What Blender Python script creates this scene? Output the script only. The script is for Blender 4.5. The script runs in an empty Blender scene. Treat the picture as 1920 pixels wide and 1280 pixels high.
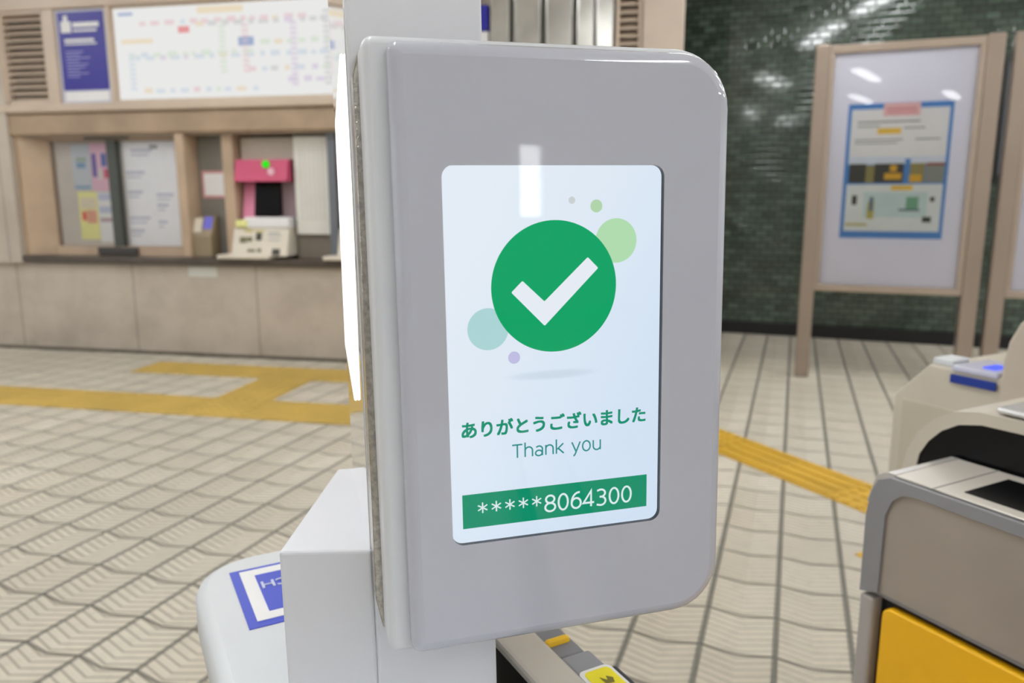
import bpy, bmesh, math, random
from mathutils import Matrix, Vector
random.seed(7)
S = bpy.context.scene
COL = S.collection
V3 = Vector
PI = math.pi

# ------------------------------------------------------------------ camera, world, exposure
CAM_H = 1.2
cd = bpy.data.cameras.new('camera')
cam = bpy.data.objects.new('camera', cd)
COL.objects.link(cam)
cd.sensor_width = 36.0
cd.lens = 1443.0 * 36.0 / 1920.0
cam.location = (0, 0, CAM_H)
cam.rotation_euler = (PI / 2 - math.atan(265.0 / 1443.0), 0, 0)
cd.clip_start = 0.02
cd.dof.use_dof = True
cd.dof.focus_distance = 0.445
cd.dof.aperture_fstop = 8.8
S.camera = cam

w = bpy.data.worlds.new('world')
S.world = w
w.use_nodes = True
w.node_tree.nodes['Background'].inputs[0].default_value = (0.90, 0.94, 1.0, 1)
w.node_tree.nodes['Background'].inputs[1].default_value = 1.1

S.view_settings.view_transform = 'Standard'
S.view_settings.look = 'None'
S.view_settings.gamma = 1
S.view_settings.use_curve_mapping = False
S.view_settings.exposure = 0.0
S.cycles.use_denoising = True
S.cycles.max_bounces = 6
LAMP = 30.5          # radiance of the ceiling tubes

# ------------------------------------------------------------------ colour + node helpers
def lin(c):
    c = c / 255.0
    return c / 12.92 if c <= 0.04045 else ((c + 0.055) / 1.055) ** 2.4
def rgb(r, g, b):
    return (lin(r), lin(g), lin(b), 1.0)

class X:
    """a node socket one can do arithmetic with"""
    def __init__(self, nt, s): self.nt, self.s = nt, s
    def _m(self, op, *o):
        n = self.nt.nodes.new('ShaderNodeMath'); n.operation = op
        self.nt.links.new(self.s, n.inputs[0])
        for i, v in enumerate(o):
            if isinstance(v, X): self.nt.links.new(v.s, n.inputs[i + 1])
            else: n.inputs[i + 1].default_value = v
        return X(self.nt, n.outputs[0])
    def __add__(self, o): return self._m('ADD', o)
    def __sub__(self, o): return self._m('SUBTRACT', o)
    def __mul__(self, o): return self._m('MULTIPLY', o)
    def __truediv__(self, o): return self._m('DIVIDE', o)
    def abs(self): return self._m('ABSOLUTE')
    def fract(self): return self._m('FRACT')
    def floor(self): return self._m('FLOOR')
    def lt(self, o): return self._m('LESS_THAN', o)
    def gt(self, o): return self._m('GREATER_THAN', o)
    def mn(self, o): return self._m('MINIMUM', o)
    def mx(self, o): return self._m('MAXIMUM', o)
    def smooth(self, a, b, c=0.0, d=1.0):
        n = self.nt.nodes.new('ShaderNodeMapRange'); n.interpolation_type = 'SMOOTHSTEP'
        self.nt.links.new(self.s, n.inputs[0])
        for i, v in enumerate((a, b, c, d)): n.inputs[i + 1].default_value = v
        return X(self.nt, n.outputs[0])

def new_mat(name):
    m = bpy.data.materials.new(name); m.use_nodes = True
    nt = m.node_tree
    return m, nt, nt.nodes['Principled BSDF']
def coords(nt, kind='Object'):
    return nt.nodes.new('ShaderNodeTexCoord').outputs[kind]
def xyz(nt, vec):
    n = nt.nodes.new('ShaderNodeSeparateXYZ'); nt.links.new(vec, n.inputs[0])
    return [X(nt, o) for o in n.outputs]
def noise(nt, vec, scale, detail=3.0, rough=0.6):
    n = nt.nodes.new('ShaderNodeTexNoise')
    if vec is not None: nt.links.new(vec, n.inputs['Vector'])
    n.inputs['Scale'].default_value = scale; n.inputs['Detail'].default_value = detail
    n.inputs['Roughness'].default_value = rough
    return X(nt, n.outputs[0])
def white(nt, a, b):
    c = nt.nodes.new('ShaderNodeCombineXYZ')
    nt.links.new(a.s, c.inputs[0]); nt.links.new(b.s, c.inputs[1])
    n = nt.nodes.new('ShaderNodeTexWhiteNoise'); n.noise_dimensions = '2D'
    nt.links.new(c.outputs[0], n.inputs['Vector'])
    return X(nt, n.outputs['Value'])
def mix(nt, f, a, b):
    n = nt.nodes.new('ShaderNodeMix'); n.data_type = 'RGBA'
    if isinstance(f, X): nt.links.new(f.s, n.inputs[0])
    else: n.inputs[0].default_value = f
    for v, k in ((a, 6), (b, 7)):
        if isinstance(v, tuple): n.inputs[k].default_value = v
        else: nt.links.new(v, n.inputs[k])
    return n.outputs[2]
def bump(nt, bs, h, strength=0.5, dist=0.003):
    n = nt.nodes.new('ShaderNodeBump'); n.inputs['Strength'].default_value = strength
    n.inputs['Distance'].default_value = dist
    nt.links.new(h.s, n.inputs['Height']); nt.links.new(n.outputs[0], bs.inputs['Normal'])

def plain(name, c, rough=0.5, metal=0.0, var=0.06, scale=6.0, coat=0.0, spec=0.5, grain=0.0, grain_scale=300.0):
    m, nt, b = new_mat(name)
    base = rgb(*c)
    v = coords(nt)
    n = noise(nt, v, scale).smooth(0.3, 0.7)
    dark = tuple(x * (1 - var) for x in base[:3]) + (1,)
    nt.links.new(mix(nt, n, dark, base), b.inputs['Base Color'])
    b.inputs['Roughness'].default_value = rough; b.inputs['Metallic'].default_value = metal
    b.inputs['Specular IOR Level'].default_value = spec
    if coat:
        b.inputs['Coat Weight'].default_value = coat; b.inputs['Coat Roughness'].default_value = 0.02
    if grain: bump(nt, b, noise(nt, v, grain_scale), grain, 0.0004)
    return m
def glow(name, c, k=1.0):
    m = bpy.data.materials.new(name); m.use_nodes = True
    nt = m.node_tree; nt.nodes.clear()
    e = nt.nodes.new('ShaderNodeEmission'); o = nt.nodes.new('ShaderNodeOutputMaterial')
    e.inputs[0].default_value = rgb(*c) if max(c) > 1.001 else tuple(c) + (1,)
    e.inputs[1].default_value = k
    nt.links.new(e.outputs[0], o.inputs[0])
    return m
def clear_pane(name, ior=1.49, rough=0.0):
    m = bpy.data.materials.new(name); m.use_nodes = True
    nt = m.node_tree; nt.nodes.clear()
    t = nt.nodes.new('ShaderNodeBsdfTransparent'); g = nt.nodes.new('ShaderNodeBsdfGlossy')
    g.inputs['Roughness'].default_value = rough
    f = nt.nodes.new('ShaderNodeFresnel'); f.inputs[0].default_value = ior
    x = nt.nodes.new('ShaderNodeMixShader'); o = nt.nodes.new('ShaderNodeOutputMaterial')
    nt.links.new(f.outputs[0], x.inputs[0]); nt.links.new(t.outputs[0], x.inputs[1])
    nt.links.new(g.outputs[0], x.inputs[2]); nt.links.new(x.outputs[0], o.inputs[0])
    return m

# ------------------------------------------------------------------ mesh helpers
class MB:
    """collects shapes for ONE mesh object"""
    def __init__(self): self.v, self.f, self.sm = [], [], []
    def add(self, vs, fs, smooth=False):
        k = len(self.v); self.v += [V3(p) for p in vs]
        for f in fs: self.f.append([i + k for i in f]); self.sm.append(smooth)
        return self
    def bm(self, b, smooth=False):
        b.verts.index_update()
        self.add([v.co.copy() for v in b.verts], [[v.index for v in f.verts] for f in b.faces], smooth); b.free(); return self
    def box(self, x0, x1, y0, y1, z0, z1, r=0.0, seg=2):
        b = bmesh.new(); bmesh.ops.create_cube(b, size=1)
        for v in b.verts:
            v.co = V3(((x0 + x1) / 2 + v.co.x * (x1 - x0), (y0 + y1) / 2 + v.co.y * (y1 - y0), (z0 + z1) / 2 + v.co.z * (z1 - z0)))
        if r: bmesh.ops.bevel(b, geom=b.edges[:], offset=r, segments=seg, affect='EDGES', profile=0.5)
        return self.bm(b)
    def prism(self, pts, axis, a, c, r=0.0, seg=2, which='all'):
        """polygon pts (2-D) pushed along axis from a to c"""
        def P(p, t):
            return {'x': (t, p[0], p[1]), 'y': (p[0], t, p[1]), 'z': (p[0], p[1], t)}[axis]
        b = bmesh.new()
        lo = [b.verts.new(P(p, a)) for p in pts]; hi = [b.verts.new(P(p, c)) for p in pts]
        n = len(pts)
        b.faces.new(lo); b.faces.new(hi[::-1])
        for i in range(n): b.faces.new((lo[i], hi[i], hi[(i + 1) % n], lo[(i + 1) % n]))
        bmesh.ops.recalc_face_normals(b, faces=b.faces[:])
        if r:
            los, his = set(lo), set(hi)
            caps = [e for e in b.edges if (e.verts[0] in los) == (e.verts[1] in los)]
            if which == 'all': caps = b.edges[:]
            bmesh.ops.bevel(b, geom=caps, offset=r, segments=seg, affect='EDGES', profile=0.5)
        return self.bm(b)
    def loft(self, rings, cap0=True, cap1=True, smooth=True):
        n = len(rings[0]); k = len(self.v)
        self.v += [V3(p) for r in rings for p in r]
        for j in range(len(rings) - 1):
            for i in range(n):
                a, b_ = k + j * n + i, k + j * n + (i + 1) % n
                self.f.append([a, b_, b_ + n, a + n]); self.sm.append(smooth)
        if cap0: self.f.append([k + i for i in range(n)][::-1]); self.sm.append(False)
        if cap1: self.f.append([k + (len(rings) - 1) * n + i for i in range(n)]); self.sm.append(False)
        return self
    def tube(self, p, q, r0, r1=None, n=16):
        p, q = V3(p), V3(q); r1 = r0 if r1 is None else r1
        d = (q - p).normalized(); a = d.orthogonal().normalized(); b = d.cross(a)
        R = [[c + (a * math.cos(2 * PI * i / n) + b * math.sin(2 * PI * i / n)) * r for i in range(n)] for c, r in ((p, r0), (q, r1))]
        return self.loft(R)
    def mesh(self, name, mat, origin=V3((0, 0, 0))):
        me = bpy.data.meshes.new(name)
        me.from_pydata([tuple(v - origin) for v in self.v], [], self.f)
        for p, s in zip(me.polygons, self.sm): p.use_smooth = s
        b = bmesh.new(); b.from_mesh(me); bmesh.ops.delete(b, geom=[v for v in b.verts if not v.link_faces], context='VERTS'); bmesh.ops.recalc_face_normals(b, faces=b.faces[:]); b.to_mesh(me); b.free()
        for m in (mat if isinstance(mat, (list, tuple)) else [mat]): me.materials.append(m)
        return me

ORIG = {}
def setp(o, label=None, cat=None, group=None, kind=None):
    for k, v in (('label', label), ('category', cat), ('group', group), ('kind', kind)):
        if v: o[k] = v
    return o
def thing(name, frame, origin, label, cat, group=None):
    o = bpy.data.objects.new(name, None); COL.objects.link(o)
    o.empty_display_size = 0.05
    o.matrix_world = frame @ Matrix.Translation(V3(origin))
    ORIG[o.name] = V3(origin)
    return setp(o, label, cat, group)
def part(name, mb, mat, parent, label=None):
    org = ORIG[parent.name]
    o = bpy.data.objects.new(name, mb.mesh(name, mat, org)); COL.objects.link(o)
    o.parent = parent
    ORIG[o.name] = org
    return setp(o, label)
def solo(name, mb, mat, frame, origin, label=None, cat=None, group=None, kind=None):
    o = bpy.data.objects.new(name, mb.mesh(name, mat, V3(origin))); COL.objects.link(o)
    o.matrix_world = frame @ Matrix.Translation(V3(origin))
    ORIG[o.name] = V3(origin)
    return setp(o, label, cat, group, kind)
def struct(name, mb, mat, frame=Matrix(), origin=(0, 0, 0)):
    return solo(name, mb, mat, frame, origin, kind='structure')
def copy_tree(o, parent=None):
    c = o.copy(); COL.objects.link(c)
    if parent: c.parent = parent
    for ch in [x for x in COL.objects if x.parent == o]: copy_tree(ch, c)
    return c

def rrect(x0, x1, z0, z1, radii, n=8, inset=0.0):
    """rounded rectangle, radii = (bottom-left, bottom-right, top-right, top-left), anticlockwise"""
    x0 += inset; x1 -= inset; z0 += inset; z1 -= inset
    rs = [max(r - inset, 0.0005) for r in radii]
    cs = [(x0 + rs[0], z0 + rs[0], PI), (x1 - rs[1], z0 + rs[1], 1.5 * PI), (x1 - rs[2], z1 - rs[2], 0), (x0 + rs[3], z1 - rs[3], 0.5 * PI)]
    out = []
    for (cx, cz, a), r in zip(cs, rs):
        for i in range(n + 1):
            t = a + 0.5 * PI * i / n
            out.append((cx + r * math.cos(t), cz + r * math.sin(t)))
    return out
def ring(pts, y): return [(p[0], y, p[1]) for p in pts]
def disc(cx, cz, r, y, n=64): return [(cx + r * math.cos(2 * PI * i / n), y, cz + r * math.sin(2 * PI * i / n)) for i in range(n)]

def frame_of(x, y, z, o):
    return Matrix(((x[0], y[0], z[0], o[0]), (x[1], y[1], z[1], o[1]), (x[2], y[2], z[2], o[2]), (0, 0, 0, 1)))

# frames of the place: ticket wall, green wall, notice stands, ticket gates, payment terminal
TW = frame_of((0.98035, -0.19726, 0), (0.19726, 0.98035, 0), (0, 0, 1), (-4.2284, 6.2417, 0))
GW = frame_of((0.93113, -0.36468, 0), (0.36468, 0.93113, 0), (0, 0, 1), (1.98076, 7.02659, 0))
SF = frame_of((0.93113, -0.36468, 0), (0.36468, 0.93113, 0), (0, 0, 1), (2.01496, 5.20387, 0))
GF = frame_of((0.8829, 0.4695, 0), (-0.4695, 0.8829, 0), (0, 0, 1), (0, 0, 0))
kU = V3((0.96271803, 0.27024675, 0.01186092)).normalized()
kN = V3((0.26993403, -0.96260738, 0.02286143)); kN = (kN - kU * kN.dot(kU)).normalized()
kZ = kU.cross(-kN)
KF = frame_of(kU, -kN, kZ, (-0.03505622, 0.38984951, 1.21711019))
WORLD = Matrix()

# ------------------------------------------------------------------ materials
# ribbed floor tile: chevrons across each tile, laid at 20 degrees
def floor_mat():
    m, nt, b = new_mat('ribbed_floor_tile')
    x, y, z = xyz(nt, coords(nt))
    a = math.radians(20.0)
    u = (x * math.cos(a) - y * math.sin(a) - 0.02) / 0.1945
    v = (x * math.sin(a) + y * math.cos(a) - 1.575) / 0.209
    fu = u.fract()
    peak = (fu - 0.5).abs() * -2.0 + 1.0
    ph = v + peak * 0.17
    fv = (v + peak * 0.10).fract()
    rib = (ph * 7.0).fract()
    ucol = u.floor(); vrow = ph.floor()
    edge_u = fu.mn(fu * -1.0 + 1.0)
    edge_v = fv.mn(fv * -1.0 + 1.0)
    ju = edge_u.smooth(0.012, 0.05, 1.0, 0.0)
    jv = edge_v.smooth(0.008, 0.035, 1.0, 0.0)
    joint = ju.mx(jv)
    tint = white(nt, ucol, vrow)
    col_tint = white(nt, ucol, ucol * 0.37)
    vec = coords(nt)
    big = noise(nt, vec, 0.9, 4.0).smooth(0.35, 0.65)
    fine = noise(nt, vec, 26.0, 4.0)
    c = mix(nt, tint * 0.6 + col_tint * 0.4, rgb(204, 194, 175), rgb(222, 214, 196))
    c = mix(nt, big * 0.5, c, rgb(188, 183, 170))
    c = mix(nt, (fine - 0.5).mx(0.0) * 0.9, c, rgb(150, 142, 126))
    groove = (rib - 0.5).abs().smooth(0.30, 0.47)
    c = mix(nt, groove * 0.66, c, rgb(104, 96, 82))
    c = mix(nt, jv * 0.72, c, rgb(96, 94, 86))
    c = mix(nt, ju * 0.80, c, rgb(92, 94, 88))
    nt.links.new(c, b.inputs['Base Color'])
    b.inputs['Roughness'].default_value = 0.42
    h = rib.smooth(0.0, 0.85) - joint * 1.0
    bump(nt, b, h, 1.0, 0.009)
    return m
M_floor = floor_mat()

def mosaic_mat():
    m, nt, b = new_mat('green_glazed_mosaic')
    x, y, z = xyz(nt, coords(nt))
    row = (z / 0.055).floor()
    off = (row * 0.5).fract()
    ux = x / 0.105 + off
    fx = ux.fract(); fz = (z / 0.055).fract()
    ex = fx.mn(fx * -1.0 + 1.0) * 1.9; ez = fz.mn(fz * -1.0 + 1.0)
    e = ex.mn(ez)
    grout = e.smooth(0.05, 0.12, 1.0, 0.0)
    t = white(nt, ux.floor(), row)
    big = noise(nt, coords(nt), 1.6, 3.0).smooth(0.38, 0.62)
    c = mix(nt, t, rgb(54, 68, 59), rgb(92, 108, 95))
    c = mix(nt, big * 0.45, c, rgb(82, 88, 75))
    c = mix(nt, grout * 0.8, c, rgb(40, 42, 40))
    nt.links.new(c, b.inputs['Base Color'])
    b.inputs['Roughness'].default_value = 0.07
    bump(nt, b, e.smooth(0.03, 0.2) + noise(nt, coords(nt), 7.0, 1.0) * 0.8, 0.25, 0.003)
    return m
M_green = mosaic_mat()

def panel_wall_mat():
    m, nt, b = new_mat('stained_stone_panel')
    v = coords(nt)
    x, y, z = xyz(nt, v)
    j = ((x - 0.25) / 1.05).fract()
    e = j.mn(j * -1.0 + 1.0).smooth(0.003, 0.012, 1.0, 0.0)
    st = noise(nt, v, 2.4, 6.0, 0.7).smooth(0.38, 0.66)
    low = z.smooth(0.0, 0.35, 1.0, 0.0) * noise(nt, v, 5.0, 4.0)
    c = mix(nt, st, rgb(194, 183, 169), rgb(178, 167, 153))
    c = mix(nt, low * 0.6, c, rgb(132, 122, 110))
    c = mix(nt, e * 0.5, c, rgb(110, 100, 90))
    nt.links.new(c, b.inputs['Base Color']); b.inputs['Roughness'].default_value = 0.5
    return m
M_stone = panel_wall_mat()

M_ceiling = plain('painted_ceiling', (214, 210, 202), 0.8, scale=1.0)
M_beige = plain('beige_metal_trim', (206, 188, 168), 0.4, var=0.12, scale=2.5)
M_tan = plain('tan_painted_metal', (192, 168, 142), 0.4, var=0.16, scale=3.0)
M_brown = plain('brown_beige_beam', (176, 152, 126), 0.45, var=0.22, scale=3.5)
M_darkledge = plain('dark_stone_ledge', (84, 74, 64), 0.35, var=0.2)
M_dark = plain('dark_gap', (34, 31, 28), 0.6)
M_greymetal = plain('grey_painted_metal', (128, 124, 116), 0.4, var=0.1)
M_base = plain('black_skirting', (26, 25, 26), 0.4)
M_bronze = plain('bronze_anodised_metal', (158, 142, 128), 0.32, 0.3, var=0.08, scale=2.0)
M_board = plain('lavender_white_board', (240, 240, 254), 0.45, var=0.03, scale=2.0)
M_gboard = plain('grey_board', (152, 154, 166), 0.4, var=0.06)
M_white = plain('white_paper', (238, 238, 238), 0.6, var=0.03)
M_offwhite = plain('off_white_paper', (222, 220, 212), 0.55, var=0.05)
M_blue = plain('poster_blue', (44, 40, 150), 0.4, var=0.06)
M_skyblue = plain('poster_sky_blue', (74, 138, 210), 0.45, var=0.05)
M_yellowink = plain('poster_yellow', (240, 200, 70), 0.5)
M_pinkink = plain('poster_pink', (240, 196, 196), 0.5)
M_redink = plain('poster_red', (226, 70, 84), 0.5)
M_paleyel = plain('poster_pale_yellow', (240, 238, 160), 0.5)
M_greyink = plain('poster_grey', (168, 170, 172), 0.5)
M_lilac = plain('poster_lilac', (196, 164, 190), 0.5)
M_violet = plain('poster_violet', (110, 100, 170), 0.5)
M_teal = plain('poster_pale_teal', (206, 226, 226), 0.5)
M_darkink = plain('poster_dark', (62, 60, 52), 0.5)
M_greenink = plain('poster_green', (120, 176, 140), 0.5)
M_ink = plain('poster_text_grey', (150, 152, 150), 0.5)
M_orange = plain('poster_orange', (238, 210, 160), 0.5)
M_steel = plain('brushed_steel', (196, 190, 180), 0.28, 0.75, var=0.08, scale=3.0)
M_silver = plain('silver_shutter', (206, 204, 198), 0.22, 0.6, var=0.25, scale=3.0)
M_cream = plain('cream_plastic', (224, 216, 200), 0.4, var=0.05)
M_pinkpl = plain('pink_plastic', (206, 84, 120), 0.4, var=0.06)
M_black = plain('black_gloss', (7, 7, 10), 0.25, var=0.1, spec=0.25)
M_blackmatte = plain('black_matte', (14, 14, 15), 0.5)
M_pane = clear_pane('clear_pane', 1.32)
M_coverpane = clear_pane('cover_pane', 1.49)

# payment terminal
M_kwhite = plain('white_powder_coat', (226, 228, 234), 0.42, var=0.03, scale=8.0, grain=0.06, grain_scale=500)
M_khouse = plain('grey_white_housing', (222, 225, 230), 0.36, var=0.04, scale=20.0, coat=0.2)
M_kbezel = plain('grey_backed_acrylic', (192, 195, 207), 0.5, var=0.015, scale=14.0, coat=1.0)
M_kside = plain('polished_side_face', (216, 216, 214), 0.10, var=0.03, scale=20.0, coat=1.0, spec=0.8)
M_kstrip = plain('scuffed_foil_edge', (196, 190, 180), 0.16, 0.85, var=0.35, scale=260.0, grain=0.5, grain_scale=420)

# gates
M_gwhite = plain('white_gate_top', (214, 218, 222), 0.5, var=0.03)
M_gside = plain('grey_gate_side', (126, 124, 122), 0.4)
M_gsteel = plain('hairline_steel', (212, 206, 196), 0.34, 0.15, var=0.07, scale=5.0)
M_gtaupe = plain('taupe_grey_panel', (172, 162, 150), 0.34, 0.15, var=0.08, scale=7.0)
M_gtrim = plain('grey_trim_band', (150, 150, 153), 0.35, 0.1, var=0.06)
M_gyellow = plain('gate_yellow', (255, 194, 20), 0.4, var=0.08, scale=9.0)
M_gcream = plain('cream_gate_shell', (206, 198, 182), 0.38, var=0.05)
M_gpost = plain('pale_grey_post', (176, 170, 166), 0.35, var=0.05)
M_bluemark = plain('touch_mark_blue', (40, 66, 196), 0.4, var=0.02)
M_blueband = plain('reader_blue', (10, 50, 150), 0.35)
M_brightyel = plain('sticker_yellow', (246, 232, 20), 0.5)
M_olive = plain('sticker_olive', (120, 112, 20), 0.5)
M_stripgrey = plain('flap_grey', (146, 147, 152), 0.45)
M_navy = plain('dark_edge_rubber', (40, 42, 52), 0.4)
M_tactile = plain('tactile_yellow', (212, 168, 50), 0.5, var=0.2, scale=4.0)
M_tactile_worn = plain('worn_tactile_yellow', (206, 174, 86), 0.5, var=0.16, scale=3.0)
M_tube = glow('tube_light', (0.97, 0.985, 1.0), LAMP)
M_fixture = plain('fixture_white', (225, 225, 222), 0.5)

# ------------------------------------------------------------------ room shell
struct('floor', MB().add([(-14, -9.5, 0), (14, -9.5, 0), (14, 13, 0), (-14, 13, 0)], [(0, 1, 2, 3)]), M_floor)
struct('ceiling', MB().box(-14, 14, -9.5, 13, 3.2, 3.3), M_ceiling)

# wall behind the photographer, with the tall narrow daylight window mirrored in the screen cover
wf = MB()
wf.box(-14, 5.93, -9.3, -9.1, 0, 3.2).box(6.34, 14, -9.3, -9.1, 0, 3.2).box(5.93, 6.34, -9.3, -9.1, 0, 1.45).box(5.93, 6.34, -9.3, -9.1, 2.5, 3.2)
struct('wall_front', wf, plain('front_wall_paint', (206, 206, 210), 0.7, scale=1.5))
struct('window_1', MB().add([(5.93, -9.2, 1.45), (6.34, -9.2, 1.45), (6.34, -9.2, 2.5), (5.93, -9.2, 2.5)], [(0, 1, 2, 3)]), glow('daylight_pane', (0.95, 0.98, 1.0), 9.0))

# ceiling tubes: rows run at the angle their mirror image shows in the green wall
dirx, diry = 0.64, 0.768
def lamp_fixture(cx, cy, L=1.25, wd=0.16):
    fr = frame_of((dirx, diry, 0), (-diry, dirx, 0), (0, 0, 1), (cx, cy, 0))
    t = thing('ceiling_light', fr, (0, 0, 3.2), 'white fluorescent batten mounted on the concourse ceiling', 'ceiling light', 'fluorescent battens on the ceiling')
    part('housing', MB().box(-L / 2 - .03, L / 2 + .03, -wd / 2 - .02, wd / 2 + .02, 3.16, 3.199), M_fixture, t)
    part('diffuser', MB().box(-L / 2, L / 2, -wd / 2, wd / 2, 3.115, 3.159, 0.01, 2), M_tube, t)
for off in (-6.9, -4.15, -1.39, 1.42, 3.98):
    for k in range(-4, 6):
        t = k * 1.75 + 0.35
        cx, cy = off * diry + t * dirx, -off * dirx + t * diry
        if not (-7.5 < cx < 7.5 and 0.9 < cy < 7.0): continue
        # keep this side of the ticket wall and the green wall
        if (cx + 4.2284) * -0.19726 + (cy - 6.2417) * -0.98035 < 0.7 and cx < 1.4: continue
        if off == -1.39 and cy < 3.0: continue
        if (cx - 1.98) * -0.36468 + (cy - 7.0266) * -0.93113 < 0.7: continue
        lamp_fixture(cx, cy)
for cx, cy in ((5.2, 2.9), (4.9, 1.2)):  # unseen battens added to brighten the notice stand board
    lamp_fixture(cx, cy)
dirx, diry = 0.1, 0.995
for cx, cy in ((-0.46, -2.77), (-1.56, -5.74), (-0.1, -6.3), (1.9, -1.4), (1.9, -3.6), (1.9, -5.8), (-3.1, -3.4), (-3.1, -5.6), (6.4, -1.6), (6.4, -4.0), (-5.4, -2.4), (-0.6, 0.75)):  # spots mirrored in the stand glass first, then unseen battens added as fill light
    lamp_fixture(cx, cy)

# ------------------------------------------------------------------ ticket wall (x along the wall, y into it, z up)
wl = MB()
wl.box(-4.0, 5.42, 0, 0.6, 0.03, 0.71)                     # lower stone front
wl.box(-4.0, 0.36, -0.05, 0.6, 0.71, 3.2)                  # pier at the left
wl.box(0.36, 5.42, 0.42, 0.6, 0.71, 1.7)                   # back of the openings
wl.box(0.36, 5.42, 0.02, 0.6, 1.68, 1.9)
wl.box(0.36, 5.42, 0.04, 0.6, 1.9, 3.2)
wl.box(5.30, 5.42, 0.0, 0.6, 0.71, 1.7)
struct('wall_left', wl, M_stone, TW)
struct('baseboard_left', MB().box(-4.0, 5.40, 0.015, 0.3, 0.0, 0.055), plain('grimy_skirting', (112, 104, 94), 0.5, var=0.3), TW)
struct('trim_1', MB().box(0.36, 5.42, -0.05, 0.42, 0.715, 0.768, 0.008, 2), M_darkledge, TW)
struct('trim_2', MB().box(0.30, 5.42, -0.03, 0.1, 1.69, 1.85, 0.012, 2), M_brown, TW)
struct('trim_3', MB().box(0.20, 5.42, -0.06, 0.1, 1.852, 1.915, 0.012, 2), M_beige, TW)
struct('trim_4', MB().box(0.20, 5.42, -0.05, 0.1, 2.585, 2.70, 0.012, 2), M_beige, TW)
# sloped jamb of the first opening and the mullions between bays
struct('trim_5', MB().prism([(0.36, 0.0), (0.40, 0.0), (0.56, 0.13), (0.56, 0.2), (0.36, 0.2)], 'z', 0.77, 1.69), M_tan, TW)
struct('trim_6', MB().box(1.755, 1.83, -0.01, 0.42, 0.77, 1.69, 0.008), M_tan, TW)
struct('trim_7', MB().box(2.10, 2.19, 0.05, 0.42, 0.77, 1.69, 0.008), M_tan, TW)
struct('trim_8', MB().box(0.56, 1.755, 0.10, 0.2, 0.768, 0.84).box(0.56, 1.755, 0.10, 0.2, 1.655, 1.69), M_tan, TW)
struct('trim_9', MB().box(1.83, 2.10, 0.16, 0.42, 0.77, 1.69), M_greymetal, TW)
struct('trim_10', MB().box(0.20, 0.38, -0.045, 0.04, 1.915, 2.585).box(0.765, 0.85, -0.04, 0.04, 1.915, 2.585).box(1.29, 1.325, -0.04, 0.04, 1.915, 2.585), M_beige, TW)
struct('trim_11', MB().box(5.17, 5.43, -0.06, 0.6, 0.77, 3.2, 0.01), plain('beige_end_pier', (196, 180, 164), 0.45, var=0.08), TW)
struct('trim_12', MB().box(2.94, 3.0, 0.05, 0.42, 0.77, 1.69), plain('grey_blue_mullion', (112, 116, 124), 0.4), TW)

def louver(x0, x1, z0, z1, n, label, pitch_mat):
    t = thing('louver_vent', TW, ((x0 + x1) / 2, 0.04, z0), label, 'vent')
    fr = MB()
    fr.box(x0, x0 + .022, -0.035, 0.04, z0, z1).box(x1 - .022, x1, -0.035, 0.04, z0, z1)
    fr.box(x0, x1, -0.035, 0.04, z0, z0 + .02).box(x0, x1, -0.035, 0.04, z1 - .02, z1)
    part('frame', fr, M_beige, t)
    sl = MB(); st = (z1 - z0 - .04) / n
    for i in range(n):
        z = z0 + .02 + i * st
        sl.add([(x0 + .022, -0.03, z), (x1 - .022, -0.03, z), (x1 - .022, 0.03, z + st * .9), (x0 + .022, 0.03, z + st * .9),
                (x0 + .022, -0.03, z + .008), (x1 - .022, -0.03, z + .008), (x1 - .022, 0.03, z + st * .9 + .008), (x0 + .022, 0.03, z + st * .9 + .008)],
               [(0, 1, 2, 3), (4, 5, 6, 7), (0, 1, 5, 4), (2, 3, 7, 6)])
    part('slats', sl, pitch_mat, t)
    part('backing', MB().box(x0, x1, 0.034, 0.04, z0, z1), M_dark, t)
M_slat = plain('beige_slat', (196, 178, 158), 0.45, var=0.1)
louver(0.38, 0.765, 1.917, 2.583, 13, 'beige slatted vent left of the blue notice on the ticket wall', M_slat)
louver(5.0, 5.165, 1.917, 2.583, 13, 'narrow tan slatted vent beside the beige pier above the screen', M_slat)

def flat(mb, x0, x1, z0, z1, y, d=0.0015): return mb.box(x0, x1, y - d, y, z0, z1)

# blue information sign with white heading and white figures
t = thing('blue_information_sign', TW, (1.07, 0.04, 1.93), 'tall blue panel with a white figure and white text lines on the ticket wall', 'sign')
part('panel', MB().box(0.85, 1.29, -0.02, 0.04, 1.918, 2.583, 0.004), plain('pale_grey_panel', (206, 206, 220), 0.4), t)
part('blue_field', flat(MB(), 0.875, 1.265, 2.01, 2.565, -0.0205), M_blue, t)
b = MB()
flat(b, 0.90, 0.985, 2.42, 2.50, -0.0225); flat(b, 0.925, 0.96, 2.50, 2.54, -0.0225)
flat(b, 1.0, 1.22, 2.455, 2.49, -0.0225); flat(b, 1.0, 1.2, 2.425, 2.44, -0.0225)
flat(b, 0.92, 1.17, 2.355, 2.375, -0.0225); flat(b, 0.92, 1.19, 2.335, 2.345, -0.0225)
part('white_text', b, M_white, t)
b = MB()
for i in range(9):
    flat(b, 0.92, 1.02 + 0.16 * random.random(), 2.28 - i * .022, 2.289 - i * .022, -0.0225)
part('small_text', b, plain('pale_violet_text', (150, 146, 206), 0.5), t)
part('white_footer', flat(MB(), 0.885, 1.255, 1.932, 2.0, -0.0205), M_white, t)

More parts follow.
